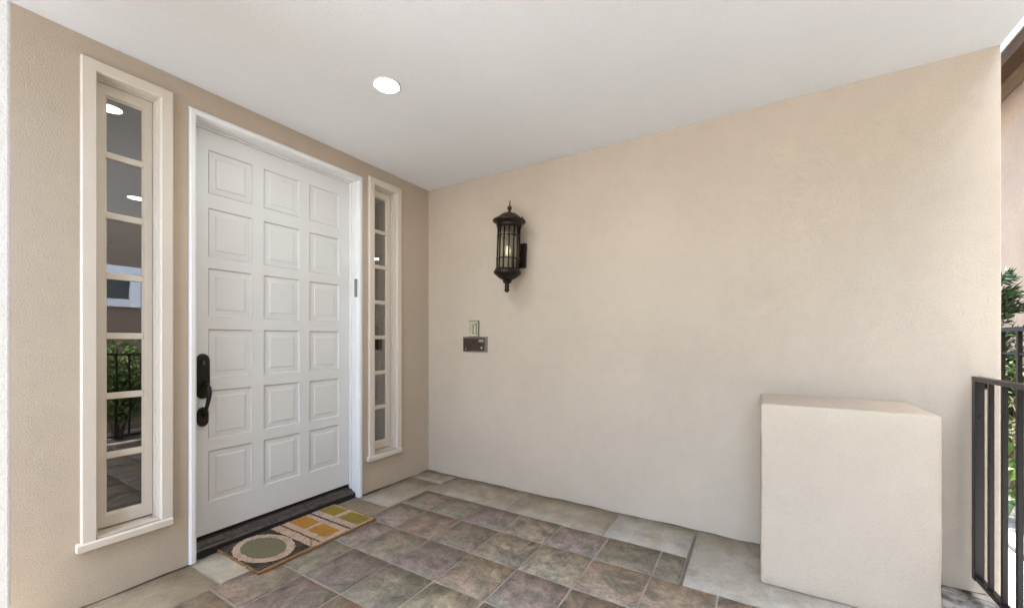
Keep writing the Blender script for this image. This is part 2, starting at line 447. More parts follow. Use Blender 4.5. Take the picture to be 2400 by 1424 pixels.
KF = 0.64
PAL = {'P': (116,101,99), 'D': (97,84,86), 'G': (112,110,97), 'L': (140,136,116), 'B': (112,96,82), 'T': (138,120,102), 'R': (120,94,82), 'M': (128,114,114), 'E': (100,98,82), 'O': (126,116,96)}
MAP = {(0,0):'B',(1,0):'P',(2,0):'P',(3,0):'E',(4,0):'B',(5,0):'B', (0,1):'E',(1,1):'R',(2,1):'O',(3,1):'D',(4,1):'P',(5,1):'P',
       (0,2):'D',(1,2):'B',(2,2):'D',(3,2):'G',(4,2):'R',(5,2):'P', (0,3):'T',(1,3):'O',(2,3):'T',(3,3):'L',(4,3):'G',
       (0,4):'M',(1,4):'L',(2,4):'M',(3,4):'G', (0,5):'E',(1,5):'T',(2,5):'T',(3,5):'P', (0,6):'E',(1,6):'T',(2,6):'D'}
def tile(x0, x1, y0, y1, key):
    me, (cx, cy) = tile_mesh(x0, x1, y0, y1, random.uniform(-0.0008, 0.0008))
    me.materials.append(M['slate'])
    o = bpy.data.objects.new('tile', me); C.objects.link(o); o.parent = floor; o.location = (cx, cy, 0)
    p = [v_*0.50+w_*0.50 for v_, w_ in zip(PAL[key], (123, 107, 90))]; c = s2l(p); j = random.uniform(0.92, 1.08)
    o.color = (c[0]/KF*j, c[1]/KF*j, c[2]/KF*j, 1)
GR = 0.0024
JX, JY = -0.630, -2.166
for i in range(len(FX)-1):
    for j in range(len(FY)-1):
        x1, x0 = FX[i]-GR, FX[i+1]+GR; y1, y0 = FY[j]-GR, FY[j+1]+GR
        key = MAP.get((i, j)) or random.choice('PDGLBTRMEO')
        if i == 0 and y0 < JY:
            if y1 < JY: continue
            y0 = JY + 0.0075
        tile(x0, x1, y0, y1, key)
def slab(x0, x1, y0, y1, mat):
    me, (cx, cy) = tile_mesh(x0, x1, y0, y1, 0.0006, 0.0008, 0.004, 0.0008)
    me.materials.append(M[mat]); o = bpy.data.objects.new('border_slab', me); C.objects.link(o); o.parent = floor; o.location = (cx, cy, 0)
    return o
bx = [-0.003, -0.202, -0.735, -1.745, -2.75, -3.6]
for k in range(len(bx)-1): slab(bx[k+1]+0.0015, bx[k]-0.0015, -0.318+GR, 0.0 if bx[k] < -1.76 or bx[k+1] > -0.7 else 0.0, 'border')
by = [-0.318, -1.02, -1.697, -2.159]
for k in range(len(by)-1): slab(FX[0]+GR, -0.003, by[k+1]+0.0012, by[k]-0.0012, 'border' if k % 3 != 2 else 'border_grey')
slab(JX+0.004, -0.003, -3.105, -2.1735, 'border_grey')
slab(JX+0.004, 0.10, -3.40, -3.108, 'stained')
j = MB().box(JX-0.003, -0.003, -2.1725, -2.1600, -0.01, -0.0015).build('joint_filler', M['joint'], floor)

# ------------------------------------------------------------------ walls
def wob(x):
    return 0.006 + 0.004*math.sin(x*7.1) + 0.003*math.sin(x*19.7+1.0) + (0.010 if abs(x+1.93) < 0.03 else 0)
DX0, DX1, DZ1 = -1.720, -0.735, 2.300          # door opening inside the casing
WL = (-2.091, -1.873); WR = (-0.598, -0.379); WZ0, WZ1, HG = 0.285, 2.314, 0.002     # sidelight openings
xs = sorted(set([-6.0] + [-5.5+0.5*k for k in range(6)] + [-2.5+0.06*k for k in range(42)] + [0.0, DX0-0.02, DX1+0.02, WL[0]-HG, WL[1]+HG, WR[0]-HG, WR[1]+HG]))
xs = [x for x in xs if not (WL[0]-HG < x < WL[1]+HG or WR[0]-HG < x < WR[1]+HG or DX0-0.02 < x < DX1+0.02)]
zs = [0.0, WZ0, WZ1+HG, 2.456]
holes = set()
for i in range(len(xs)-1):
    xm = (xs[i]+xs[i+1])/2
    for j_ in range(len(zs)-1):
        zm = (zs[j_]+zs[j_+1])/2
        if DX0-0.02 < xm < DX1+0.02 and zm < WZ1+HG: holes.add((i, j_))
        if (WL[0]-HG < xm < WL[1]+HG or WR[0]-HG < xm < WR[1]+HG) and WZ0 < zm < WZ1+HG: holes.add((i, j_))
dw = thing('stucco_wall', (-1.2, 0, 0), 'beige stucco wall holding the white door and two narrow windows', 'wall')
grid_wall(xs, zs, holes, 0.0, 0.2, wob).build('wall_face', M['stucco'], dw)
MB().box(-6, DX0-0.06, 0.012, 0.19, -0.01, 0.03).box(DX1+0.06, -0.01, 0.012, 0.19, -0.01, 0.03).build('gap_shade_strip', M['gap'], dw)  # dark strip behind the wall base, shade of the gap put into its colour

# right wall (plane x=0) built as a grid and turned
rw = thing('stucco_wall', (0, -1.7, 0), 'long beige stucco wall carrying the black lantern and intercom', 'wall')
m = MB(); ys = [0.0-0.06*k for k in range(56)] + [-3.40]
vs_ = []; fs = []
for y in ys:
    vs_ += [(0.0, y, 0.5*wob(y*1.3+2)), (0.0, y, 2.456), (0.28, y, 2.456), (0.28, y, 0.0)]
for k in range(len(ys)-1):
    a_ = k*4
    for q in range(4):
        q2 = (q+1) % 4
        fs.append((a_+q, a_+q2, a_+4+q2, a_+4+q))
fs.append((0, 1, 2, 3)); n4 = 4*(len(ys)-1); fs.append((n4, n4+1, n4+2, n4+3))
m.quadset(vs_, fs); o = m.build('wall_face', M['stucco'], rw)
MB().box(0.012, 0.27, -3.39, -0.01, -0.01, 0.02).build('gap_shade_strip', M['gap'], rw)  # same painted shade under the long wall

PX = -2.447
pier = MB().box(PX-0.30, PX, -0.90, -0.60, -0.002, 2.455).build('wall_end_pier', M['wall_end_pier'], bevel=0.006, seg=2)  # end of the side wall, cut to a free pier to let light in
tag(pier, 'pale rough stucco wall end shaped as a pier to admit light, cut off by the left edge of the photo', 'pier')

# low stucco block
lb = MB(); n = 16
lb.box(-0.419, -0.001, -3.100, -2.490, 0.0015, 0.848)
o = lb.build('low_wall', M['stucco_box'])
from mathutils import noise as mnoise
bm = bmesh.new(); bm.from_mesh(o.data)
bmesh.ops.bevel(bm, geom=list(bm.edges), offset=0.012, segments=2, affect='EDGES', profile=0.5)
bmesh.ops.triangulate(bm, faces=[f for f in bm.faces if len(f.verts) > 4])
bmesh.ops.subdivide_edges(bm, edges=list(bm.edges), cuts=14, use_grid_fill=True)
for v_ in bm.verts:
    q = v_.co
    d = mnoise.noise(q*7.0)*0.0035 + mnoise.noise(q*23.0)*0.0016
    v_.co = q + Vector((d, mnoise.noise(q*9.0+Vector((5, 2, 1)))*0.003 + d*0.3, mnoise.noise(q*8.0+Vector((1, 7, 3)))*0.003*(1 if q.z > 0.1 else 0)))
for f_ in bm.faces: f_.smooth = True
bm.to_mesh(o.data); bm.free(); tag(o, 'low square stucco block standing against the long wall beside the railing', 'low wall')

# ceiling / roof slab
cl = MB().box(-2.98, 0.28, -3.40, 0.2, 2.4565, 2.66).build('porch_ceiling', M['ceiling'])
tag(cl, 'smooth white porch ceiling with a round lit downlight', 'ceiling')

# room behind the glass
room = thing('interior_room', (-1, 2.5, 0), None, None); tag(room, kind='structure')
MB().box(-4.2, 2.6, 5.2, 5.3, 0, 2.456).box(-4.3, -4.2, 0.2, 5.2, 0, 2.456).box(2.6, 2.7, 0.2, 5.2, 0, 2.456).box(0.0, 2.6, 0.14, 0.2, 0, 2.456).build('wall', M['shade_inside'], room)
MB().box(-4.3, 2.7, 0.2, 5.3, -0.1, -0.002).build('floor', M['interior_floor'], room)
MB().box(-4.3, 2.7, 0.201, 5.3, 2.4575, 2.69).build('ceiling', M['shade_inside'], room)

# ------------------------------------------------------------------ front door
DY = 0.085
DS = (DY-CAMY)/(0.10-CAMY)
dxm = lambda x: CAMX+(x-CAMX)*DS
dzm = lambda z: CAMZ+(z-CAMZ)*DS
door = thing('front_door', (-1.227, DY, 0), 'white front door of eighteen square raised panels', 'door')
PZT = [dzm(z) for z in (2.190, 1.871, 1.541, 1.206, 0.869, 0.536)]; PZB = [dzm(z) for z in (1.953, 1.606, 1.277, 0.938, 0.599, 0.257)]
PXS = [(dxm(x), dxm(x2)) for x, x2 in ((-1.627, -1.403), (-1.335, -1.111), (-1.041, -0.818))]
dxs = [DX0+0.004] + [x for p_ in PXS for x in p_] + [DX1-0.004]
dzs = sorted([0.092] + PZT + PZB + [DZ1-0.003])
hol = set((i, j_) for i in (1, 3, 5) for j_ in (1, 3, 5, 7, 9, 11))
grid_wall(dxs, dzs, hol, DY, DY+0.045).build('door_leaf', M['white'], door, bevel=0.0015, seg=1)
def door_panel(x0, x1, z0, z1):
    rings = [(0.0, -0.0005), (0.003, 0.0065), (0.007, 0.0080), (0.010, 0.0075), (0.033, 0.0060), (0.0345, 0.0060), (0.038, 0.0030), (0.041, 0.0022)]
    v = []; f = []
    for ins, d in rings:
        v += [(x0+ins, DY+d, z0+ins), (x1-ins, DY+d, z0+ins), (x1-ins, DY+d, z1-ins), (x0+ins, DY+d, z1-ins)]
    for r in range(len(rings)-1):
        for q in range(4):
            q2 = (q+1) % 4; f.append((r*4+q, r*4+q2, r*4+4+q2, r*4+4+q))
    t = (len(rings)-1)*4; f.append((t, t+1, t+2, t+3))
    return MB().quadset(v, f).build('panel', M['white'], door)
for x0, x1 in PXS:
    for zt, zb in zip(PZT, PZB): door_panel(x0+0.0003, x1-0.0003, zb+0.0003, zt-0.0003)

# jamb + casing
prof = [(0.0, 0.135), (0.0, 0.012), (0.004, 0.004), (0.004, -0.010), (0.012, -0.014), (0.026, -0.014), (0.034, -0.008), (0.036, -0.001), (0.019, -0.001), (0.019, 0.135)]
sweep_u(DX0, DX1, 0.004, DZ1, prof).build('door_frame', M['white_trim'], door, bevel=0.0012, seg=1)
prof = [(-0.012, 0.068), (-0.012, 0.083), (0.0005, 0.083), (0.0005, 0.068)]
sweep_u(DX0, DX1, 0.06, DZ1, prof).build('door_stop', M['white_trim'], door, bevel=0.001, seg=1)
# sill: stepped dark threshold
ts = MB(); pr = [(0.034, 0.0), (0.034, 0.036), (0.040, 0.042), (0.066, 0.049), (0.068, 0.056), (0.078, 0.058), (0.080, 0.066), (0.140, 0.072), (0.140, 0.0)]
v = [(DX0+0.001, y, z) for y, z in pr] + [(DX1+0.024, y, z) for y, z in pr]; k = len(pr)
v = [(x, y, z) for x, y, z in v]
ts.quadset(v, [tuple(range(k)), tuple(range(k, 2*k))] + [(i, (i+1) % k, k+(i+1) % k, k+i) for i in range(k)])
o = ts.build('threshold', M['threshold'], door, bevel=0.0012, seg=1); o['label'] = 'dark bronze threshold'
MB().box(DX0+0.001, DX1+0.0245, 0.026, 0.0335, 0.0, 0.034).build('threshold_face', M['black'], door)
MB().box(DX0+0.006, DX1-0.006, 0.104, 0.14, 0.070, 0.0915).build('door_sweep', M['black'], door)
MB().box(DX1-0.0045, DX1+0.0005, 0.006, 0.034, 1.458, 1.590).build('hinge_plate', M['steel'], door, bevel=0.001, seg=1)

# handle set
hs = MB(); hx = -1.661
out = capsule(hx, 0.952, 0.033, 0.122)
hs = plate(out, DY+0.001, DY-0.012)
h = hs.build('handle', M['bronze'], door, bevel=0.001, seg=1, smooth_all=False)
plate(capsule(hx, 0.733, 0.027, 0.053), DY+0.001, DY-0.014).build('rose', M['bronze'], h)
k = MB(); pts = [(hx+0.002, DY-0.008, 0.905), (hx+0.003, DY-0.040, 0.905), (hx+0.004, DY-0.060, 0.893), (hx+0.005, DY-0.066, 0.865), (hx+0.004, DY-0.062, 0.835), (hx+0.003, DY-0.052, 0.805), (hx+0.002, DY-0.038, 0.778), (hx+0.001, DY-0.020, 0.758), (hx, DY-0.006, 0.745)]
k.tube(pts, [0.011, 0.011, 0.0125, 0.012, 0.0105, 0.009, 0.0085, 0.010, 0.012], 10).build('grip', M['bronze'], h)
MB().quadset([(hx-0.013, DY-0.010, 0.925), (hx+0.013, DY-0.010, 0.925), (hx+0.016, DY-0.050, 0.936), (hx-0.010, DY-0.050, 0.936), (hx-0.013, DY-0.010, 0.920), (hx+0.013, DY-0.010, 0.920), (hx+0.016, DY-0.050, 0.930), (hx-0.010, DY-0.050, 0.930)],
             [(0,1,2,3),(7,6,5,4),(0,4,5,1),(1,5,6,2),(2,6,7,3),(3,7,4,0)]).build('thumb_latch', M['bronze'], h, bevel=0.002)
kc = MB(); nn = 16
v = [(hx+0.016*math.cos(2*math.pi*q/nn), DY-0.011, 1.025+0.016*math.sin(2*math.pi*q/nn)) for q in range(nn)] + [(hx+0.0145*math.cos(2*math.pi*q/nn), DY-0.019, 1.025+0.0145*math.sin(2*math.pi*q/nn)) for q in range(nn)]
kc.quadset(v, [tuple(range(nn, 2*nn))] + [(q, (q+1) % nn, nn+(q+1) % nn, nn+q) for q in range(nn)])
kc.build('lock_cylinder', M['bronze'], h)
MB().box(hx-0.0015, hx+0.0015, DY-0.0196, DY-0.019, 1.017, 1.033).build('keyway', M['steel'], h)

# ------------------------------------------------------------------ sidelights
def sidelight(x0, x1, label, gl0, gl1):
    t = thing('sidelight_window', ((x0+x1)/2, 0.0, 0), label, 'window', 'narrow windows beside the door')
    prof = [(0.0, 0.02), (0.0, -0.016), (0.004, -0.022), (0.046, -0.022), (0.050, -0.018), (0.050, -0.0005), (0.004, -0.0005), (0.004, 0.02)]
    sweep_u(x0, x1, 0.279, WZ1, prof).build('casing', M['cream'], t, bevel=0.001, seg=1)
    # jamb liner, stepped back
    prof = [(0.0, 0.0195), (-0.004, 0.022), (-0.004, 0.038), (-0.008, 0.040), (-0.008, 0.10), (0.0005, 0.10), (0.0005, 0.0195)]
    sweep_u(x0, x1, WZ0, WZ1, prof).build('jamb', M['cream'], t)
    # sloping sill and nose
    xa, xb = x0-0.064, x1+0.046
    pr = [(-0.030, 0.246), (-0.030, 0.274), (-0.026, 0.279), (-0.0007, 0.282), (-0.0007, 0.246)]
    v = [(xa, y, z) for y, z in pr] + [(xb, y, z) for y, z in pr]; q = len(pr)
    MB().quadset(v, [tuple(range(q)), tuple(range(q, 2*q))] + [(i, (i+1) % q, q+(i+1) % q, q+i) for i in range(q)]).build('sill', M['cream'], t, bevel=0.0015, seg=1)
    pr = [(-0.0006, 0.2865), (0.03, 0.288), (0.032, 0.284), (0.14, 0.290), (0.14, 0.2855)]
    pr = [(-0.018, 0.2825), (-0.018, 0.289), (0.0, 0.291), (0.002, 0.287), (0.10, 0.298), (0.10, 0.2855), (0.0, 0.2855)]
    v = [(x0+0.0006, y, z) for y, z in pr] + [(x1-0.0006, y, z) for y, z in pr]; q = len(pr)
    MB().quadset(v, [tuple(range(q)), tuple(range(q, 2*q))] + [(i, (i+1) % q, q+(i+1) % q, q+i) for i in range(q)]).build('sloping_sill', M['cream_dull'], t)
    # sash: stiles and rails around the glass
    sx0, sx1 = x0+0.009, x1-0.009
    sz0, sz1 = 0.300, WZ1-0.009
    mu = [1.990, 1.716, 1.440, 1.166, 0.891, 0.621]
    gx = [sx0, gl0, gl1, sx1]; gz0, gz1 = 0.354, 2.258
    rz = [sz0, gz0] + sorted(sum([[z-0.0145, z+0.0145] for z in mu], [])) + [gz1, sz1]
    holes = set((1, j_) for j_ in range(1, len(rz)-1, 2))
    grid_wall(gx, [sz0, gz0, gz1, sz1], {(1, 1)}, 0.050, 0.082).build('sash', M['cream'], t, bevel=0.002, seg=1)
    # glazing bead round the glass, then muntins and panes
    b = MB(); bi = [(0.0, 0.056), (0.007, 0.067)]
    v = []
    for ins, y in bi: v += [(gl0+ins, y, gz0+ins), (gl1-ins, y, gz0+ins), (gl1-ins, y, gz1-ins), (gl0+ins, y, gz1-ins)]
    b.quadset(v, [(q, (q+1) % 4, 4+(q+1) % 4, 4+q) for q in range(4)]).build('glazing_bead', M['cream'], t)
    for z in mu:
        MB().box(gl0+0.0005, gl1-0.0005, 0.054, 0.080, z-0.0145, z+0.0145).build('muntin', M['cream'], t, bevel=0.004, seg=2)
    ed = [gz1] + sum([[z+0.0145, z-0.0145] for z in mu], []) + [gz0]
    for k_ in range(0, len(ed), 2):
        MB().box(gl0+0.001, gl1-0.001, 0.068, 0.0715, ed[k_+1], ed[k_]).build('pane', M['glass'], t)
    return t
sidelight(WL[0], WL[1], 'tall narrow sidelight window left of the white door, nearest the pale pier', -2.048, -1.912)
sidelight(WR[0], WR[1], 'slim sidelight window between the white door and the wall corner', -0.555, -0.420)

# ------------------------------------------------------------------ recessed ceiling lights
def downlight(x, y, z, label, mat, r=0.066, group='round recessed downlights'):
    t = thing('recessed_light', (x, y, z), label, 'ceiling light')
    MB().lathe([(r-0.008, z-0.0005), (r-0.006, z-0.004), (r+0.003, z-0.005), (r+0.006, z-0.0008)], x, y, 32).build('trim_ring', M['white_trim'], t)
    MB().lathe([(r-0.0075, z-0.0015), (r*0.6, z-0.0035), (0.0001, z-0.0045)], x, y, 32).build('diffuser', M[mat], t)
    return t
downlight(-1.216, -0.845, 2.456, 'round glowing downlight in the white ceiling above the door', 'lamp')
downlight(-1.26, -2.32, 2.456, 'round glowing ceiling downlight mirrored in the left window', 'lamp_dim')
downlight(-1.885, 0.66, 2.457, 'lit indoor lamp seen through the top pane of the left window', 'lamp_in', 0.06)
downlight(1.83, 2.79, 2.457, 'lit indoor lamp seen through the second pane of the right window', 'lamp_in', 0.10)

# ------------------------------------------------------------------ wall lantern
LX, LY, LB = -0.170, -0.943, -0.932
lan = thing('wall_lantern', (0, LY, 1.78), 'dark bronze caged glass lantern mounted on the long stucco wall', 'lantern')
MB().box(-0.026, 0.002, LY-0.050, LY+0.050, 1.690, 1.872).build('wall_plate', M['lantern'], lan, bevel=0.004)
MB().tube([(-0.02, LY, 1.74), (-0.07, LY, 1.71), (-0.10, LY, 1.655), (-0.12, LY, 1.615), (LX+0.012, LB, 1.60)], [0.012, 0.012, 0.012, 0.013, 0.016], 10).tube([(-0.02, LY, 1.80), (-0.06, LY, 1.83), (LX+0.084, LB, 1.83)], 0.011, 8).build('arm', M['lantern'], lan)
MB().lathe([(0.0001, 2.156), (0.003, 2.150), (0.0045, 2.125), (0.006, 2.115), (0.0145, 2.108), (0.017, 2.098), (0.013, 2.085), (0.006, 2.078), (0.012, 2.072), (0.012, 2.064), (0.0001, 2.063)], LX, LB, 16).build('finial', M['lantern'], lan)
MB().lathe([(0.008, 2.068), (0.020, 2.066), (0.050, 2.056), (0.076, 2.038), (0.087, 2.023), (0.088, 2.018)], LX, LB, 28).build('dome', M['dome'], lan)
MB().lathe([(0.086, 2.022), (0.098, 2.018), (0.116, 2.012), (0.121, 2.005), (0.120, 1.997), (0.108, 1.990), (0.096, 1.984), (0.092, 1.972), (0.089, 1.955), (0.084, 1.955)], LX, LB, 28).build('brim', M['lantern'], lan)
MB().tube([(LX+0.0, LB-0.108, 2.008), (LX, LB-0.108, 2.024)], 0.005, 8).build('screw', M['lantern'], lan)
cage = MB(); NB = 14
for q in range(NB):
    t = 2*math.pi*(q+0.35)/NB
    x, y = LX+0.080*math.cos(t), LB+0.080*math.sin(t)
    MB().tube([(x, y, 1.958), (x, y, 1.655)], 0.0058, 6).build('bar', M['lantern'], lan)
for z in (1.892, 1.730):
    v = []; f = []; n = 28
    for rr, zz in ((0.086, z-0.004), (0.086, z+0.004), (0.080, z+0.004), (0.080, z-0.004)):
        v += [(LX+rr*math.cos(2*math.pi*q/n), LB+rr*math.sin(2*math.pi*q/n), zz) for q in range(n)]
    for a_ in range(4):
        b_ = (a_+1) % 4
        f += [(a_*n+q, a_*n+(q+1) % n, b_*n+(q+1) % n, b_*n+q) for q in range(n)]
    MB().quadset(v, f, False).build('ring', M['lantern'], lan)
MB().lathe([(0.074, 1.652), (0.074, 1.960)], LX, LB, 24).build('glass', M['lantern_glass'], lan)
MB().lathe([(0.0001, 1.652), (0.022, 1.652), (0.022, 1.668), (0.011, 1.672), (0.011, 1.750), (0.0001, 1.751)], LX, LB, 12).build('candle_sleeve', M['ceramic'], lan)
MB().lathe([(0.0001, 1.747), (0.008, 1.751), (0.016, 1.770), (0.018, 1.795), (0.012, 1.820), (0.0001, 1.832)], LX, LB, 14).build('bulb', M['bulb'], lan)
MB().lathe([(0.070, 1.662), (0.090, 1.660), (0.092, 1.648), (0.101, 1.640), (0.101, 1.628), (0.090, 1.616), (0.066, 1.596), (0.038, 1.580), (0.026, 1.576)], LX, LB, 28).build('bowl', M['lantern'], lan)
MB().lathe([(0.028, 1.577), (0.034, 1.570), (0.032, 1.562), (0.018, 1.555), (0.015, 1.545), (0.019, 1.532), (0.014, 1.522), (0.019, 1.512), (0.019, 1.503), (0.010, 1.494), (0.0001, 1.488)], LX, LB, 16).build('drop_finial', M['lantern'], lan)
lan.rotation_euler = (math.radians(2.3), 0, 0)

# ------------------------------------------------------------------ intercom and number tile
ic = thing('intercom_panel', (0, -0.5135, 1.11), 'dark brown intercom panel with pale button below the number tile', 'intercom')
MB().box(-0.010, 0.002, -0.634, -0.393, 1.049, 1.171).build('frame', M['frame_bronze'], ic, bevel=0.002)
MB().box(-0.014, -0.0095, -0.612, -0.400, 1.058, 1.160).build('face_plate', M['intercom'], ic, bevel=0.0015)
for q in range(7):
    MB().box(-0.0155, -0.0135, -0.530, -0.412, 1.078+0.0105*q, 1.083+0.0105*q).build('grille_slat', M['intercom'], ic)
MB().box(-0.0152, -0.0135, -0.604, -0.556, 1.128, 1.150).build('name_strip', M['label_strip'], ic)
b = MB(); n = 14
b.quadset([(-0.0138, -0.584+0.0095*math.cos(2*math.pi*q/n), 1.083+0.0095*math.sin(2*math.pi*q/n)) for q in range(n)] + [(-0.0185, -0.584+0.008*math.cos(2*math.pi*q/n), 1.083+0.008*math.sin(2*math.pi*q/n)) for q in range(n)],
          [tuple(range(n, 2*n))] + [(q, (q+1) % n, n+(q+1) % n, n+q) for q in range(n)]).build('button', M['button'], ic)
b = MB()
b.quadset([(-0.0138, -0.423+0.006*math.cos(2*math.pi*q/n), 1.071+0.006*math.sin(2*math.pi*q/n)) for q in range(n)] + [(-0.0165, -0.423+0.005*math.cos(2*math.pi*q/n), 1.071+0.005*math.sin(2*math.pi*q/n)) for q in range(n)],
          [tuple(range(n, 2*n))] + [(q, (q+1) % n, n+(q+1) % n, n+q) for q in range(n)]).build('screw', M['label_strip'], ic)
nt_ = thing('number_tile', (0, -0.503, 1.24), 'small upright cream tile with dark strokes standing above the intercom panel', 'number tile')
MB().box(-0.010, 0.002, -0.552, -0.452, 1.1745, 1.300).build('tile', M['ceramic'], nt_, bevel=0.003)
fr = MB().box(-0.013, -0.0095, -0.556, -0.546, 1.173, 1.303).box(-0.0131, -0.0095, -0.5458, -0.4602, 1.297, 1.3031).box(-0.0131, -0.0095, -0.5458, -0.4602, 1.173, 1.1775)
fr.build('frame', M['frame_bronze'], nt_)
MB().box(-0.0118, -0.0098, -0.533, -0.525, 1.198, 1.282).box(-0.0119, -0.0098, -0.540, -0.518, 1.193, 1.1995).box(-0.01185, -0.0098, -0.5249, -0.518, 1.268, 1.278).build('numeral', M['numeral'], nt_)
MB().box(-0.0118, -0.0098, -0.501, -0.494, 1.200, 1.275).box(-0.0119, -0.0098, -0.508, -0.487, 1.196, 1.2015).build('numeral', M['numeral'], nt_)

# ------------------------------------------------------------------ doormat
MX0, MX1, MY0, MY1 = -1.615, -0.903, -0.399, 0.024
mat_ = thing('doormat', ((MX0+MX1)/2, (MY0+MY1)/2, 0.0), 'worn coir doormat with a ringed circle and coloured squares before the door', 'doormat')
def frayed(x0, x1, y0, y1, z0, z1, step=0.007, j=0.0045):
    """a thick pile patch with a slightly ragged outline"""
    pts = []
    def run(a_, b_):
        n = max(2, int((Vector(b_)-Vector(a_)).length/step))
        for q in range(n):
            t = q/n; pts.append((a_[0]+(b_[0]-a_[0])*t+random.uniform(-j, j), a_[1]+(b_[1]-a_[1])*t+random.uniform(-j, j)))
    run((x0,y0),(x1,y0)); run((x1,y0),(x1,y1)); run((x1,y1),(x0,y1)); run((x0,y1),(x0,y0))
    return prism(pts, z0, z1)
def prism(pts, z0, z1):
    n = len(pts)
    return MB().quadset([(x, y, z0) for x, y in pts] + [(x, y, z1) for x, y in pts], [tuple(range(n, 2*n))] + [(q, (q+1) % n, n+(q+1) % n, n+q) for q in range(n)])
frayed(MX0, MX1, MY0, MY1, 0.0025, 0.0125).build('base', M['coir_edge'], mat_)
frayed(MX0+0.006, -1.336, MY0+0.020, MY1-0.003, 0.010, 0.0138).build('dark_field', M['coir_dark'], mat_)
frayed(-1.335, MX1-0.012, MY0+0.012, MY1-0.003, 0.010, 0.0137).build('cream_field', M['coir_cream'], mat_)
def oval(cx, cy, rx, ry, z0, z1, n=90, j=0.0045):
    return prism([(cx+(rx+random.uniform(-j, j))*math.cos(2*math.pi*q/n), cy+(ry+random.uniform(-j, j))*math.sin(2*math.pi*q/n)) for q in range(n)], z0, z1)
oval(-1.474, -0.172, 0.133, 0.188, 0.012, 0.0150).build('ring', M['coir_cream'], mat_)
oval(-1.476, -0.170, 0.096, 0.143, 0.013, 0.0162).build('disc', M['coir_green'], mat_)
frayed(-1.284, -1.272, -0.375, 0.018, 0.012, 0.0149, j=0.003).build('stripe', M['coir_red'], mat_)
frayed(-1.092, -1.080, -0.385, 0.018, 0.012, 0.0149, j=0.003).build('stripe', M['coir_dark'], mat_)
frayed(-1.232, -1.126, -0.148, 0.012, 0.012, 0.0150).build('square', M['coir_orange'], mat_)
frayed(-1.234, -1.130, -0.350, -0.180, 0.012, 0.0150).build('square', M['coir_orange'], mat_)
frayed(-1.030, -0.926, -0.142, 0.012, 0.012, 0.0150).build('square', M['coir_olive'], mat_)
frayed(-1.032, -0.928, -0.378, -0.190, 0.012, 0.0150).build('square', M['coir_olive'], mat_)

# ------------------------------------------------------------------ porch railing
RY = -3.31
rl = thing('porch_railing', (-0.06, RY, 0), 'dark metal picket railing fixed to the end of the long wall', 'railing')
MB().box(-3.45, -0.047, RY-0.016, RY+0.016, 0.966, 0.986).build('top_rail', M['rail'], rl, bevel=0.002)
MB().box(-3.45, -0.0785, RY-0.013, RY+0.013, 0.088, 0.106).build('bottom_rail', M['rail'], rl, bevel=0.002)
MB().box(-0.078, -0.0475, RY-0.0155, RY+0.0155, 0.086, 0.9655).build('post', M['rail'], rl, bevel=0.002)
for x in (-1.62, -3.2):
    MB().box(x-0.016, x+0.016, RY-0.0155, RY+0.0155, 0.0, 0.9655).build('post', M['rail'], rl, bevel=0.002)
pk = None; x = -0.177
while x > -3.4:
    if min(abs(x+1.62), abs(x+3.2)) > 0.03:
        if pk is None:
            pk = MB().box(x-0.008, x+0.008, RY-0.008, RY+0.008, 0.1065, 0.9655).build('picket', M['rail'], rl, bevel=0.0012, seg=1); px0 = x
        else:
            c = pk.copy(); C.objects.link(c); c.parent = rl; c.location.x = x-px0
    x -= 0.108
MB().box(-0.060, 0.0, -3.352, -3.326, 0.930, 0.962).build('wall_tab', M['rail'], rl, bevel=0.002)
MB().lathe([(0.0001, 0.952), (0.006, 0.952), (0.006, 0.940), (0.0001, 0.940)], -0.061, -3.339, 8).build('bolt', M['black'], rl)

# ------------------------------------------------------------------ neighbouring house
nh = thing('neighbour_house', (1.5, -5.0, -0.2), 'pinkish tan stucco house with brown eaves beyond the railing', 'house')
NX0, NX1 = -0.46-1.30, -0.46
xs2 = [-9, NX0, NX1, 13]; zs2 = [-0.3, 1.61, 2.17, 4.25]
gw = grid_wall(xs2, zs2, {(1, 1)}, -5.0, -5.25).build('wall', M['neighbour'], nh)
MB().box(-9, 13, -4.70, -4.55, 3.854, 3.972).build('gutter', M['fascia'], nh, bevel=0.004)
MB().box(-9, 13, -4.71, -4.54, 3.9725, 3.994).build('gutter_lip', M['fascia_tan'], nh, bevel=0.003)
MB().box(-9, 13, -4.80, -4.655, 3.915, 3.970).build('moulding', M['fascia_tan'], nh, bevel=0.003)
MB().box(-9, 13, -4.94, -4.75, 3.955, 4.035).build('moulding', M['fascia_tan'], nh, bevel=0.003)
MB().box(-9, 13, -4.999, -4.90, 4.02, 4.20).build('soffit_board', M['fascia'], nh)
rf = MB(); v = [(-9,-4.72,4.04),(13,-4.72,4.04),(13,-8.5,5.0),(-9,-8.5,5.0),(-9,-4.72,4.09),(13,-4.72,4.09),(13,-8.5,5.05),(-9,-8.5,5.05)]
rf.quadset(v, [(0,3,2,1),(4,5,6,7),(0,1,5,4),(1,2,6,5),(2,3,7,6),(3,0,4,7)]).build('roof', M['fascia'], nh)
win = MB().box(NX0, NX0+0.11, -5.05, -4.965, 1.61, 2.17).box(NX1-0.11, NX1, -5.05, -4.965, 1.61, 2.17).box(NX0+0.11, NX1-0.11, -5.05, -4.966, 1.61, 1.72).box(NX0+0.11, NX1-0.11, -5.05, -4.966, 2.06, 2.17).build('window', M['nwhite'], nh, bevel=0.006)
MB().box(NX0+0.11, NX1-0.11, -5.03, -5.02, 1.72, 2.06).build('pane', M['nglass'], win)

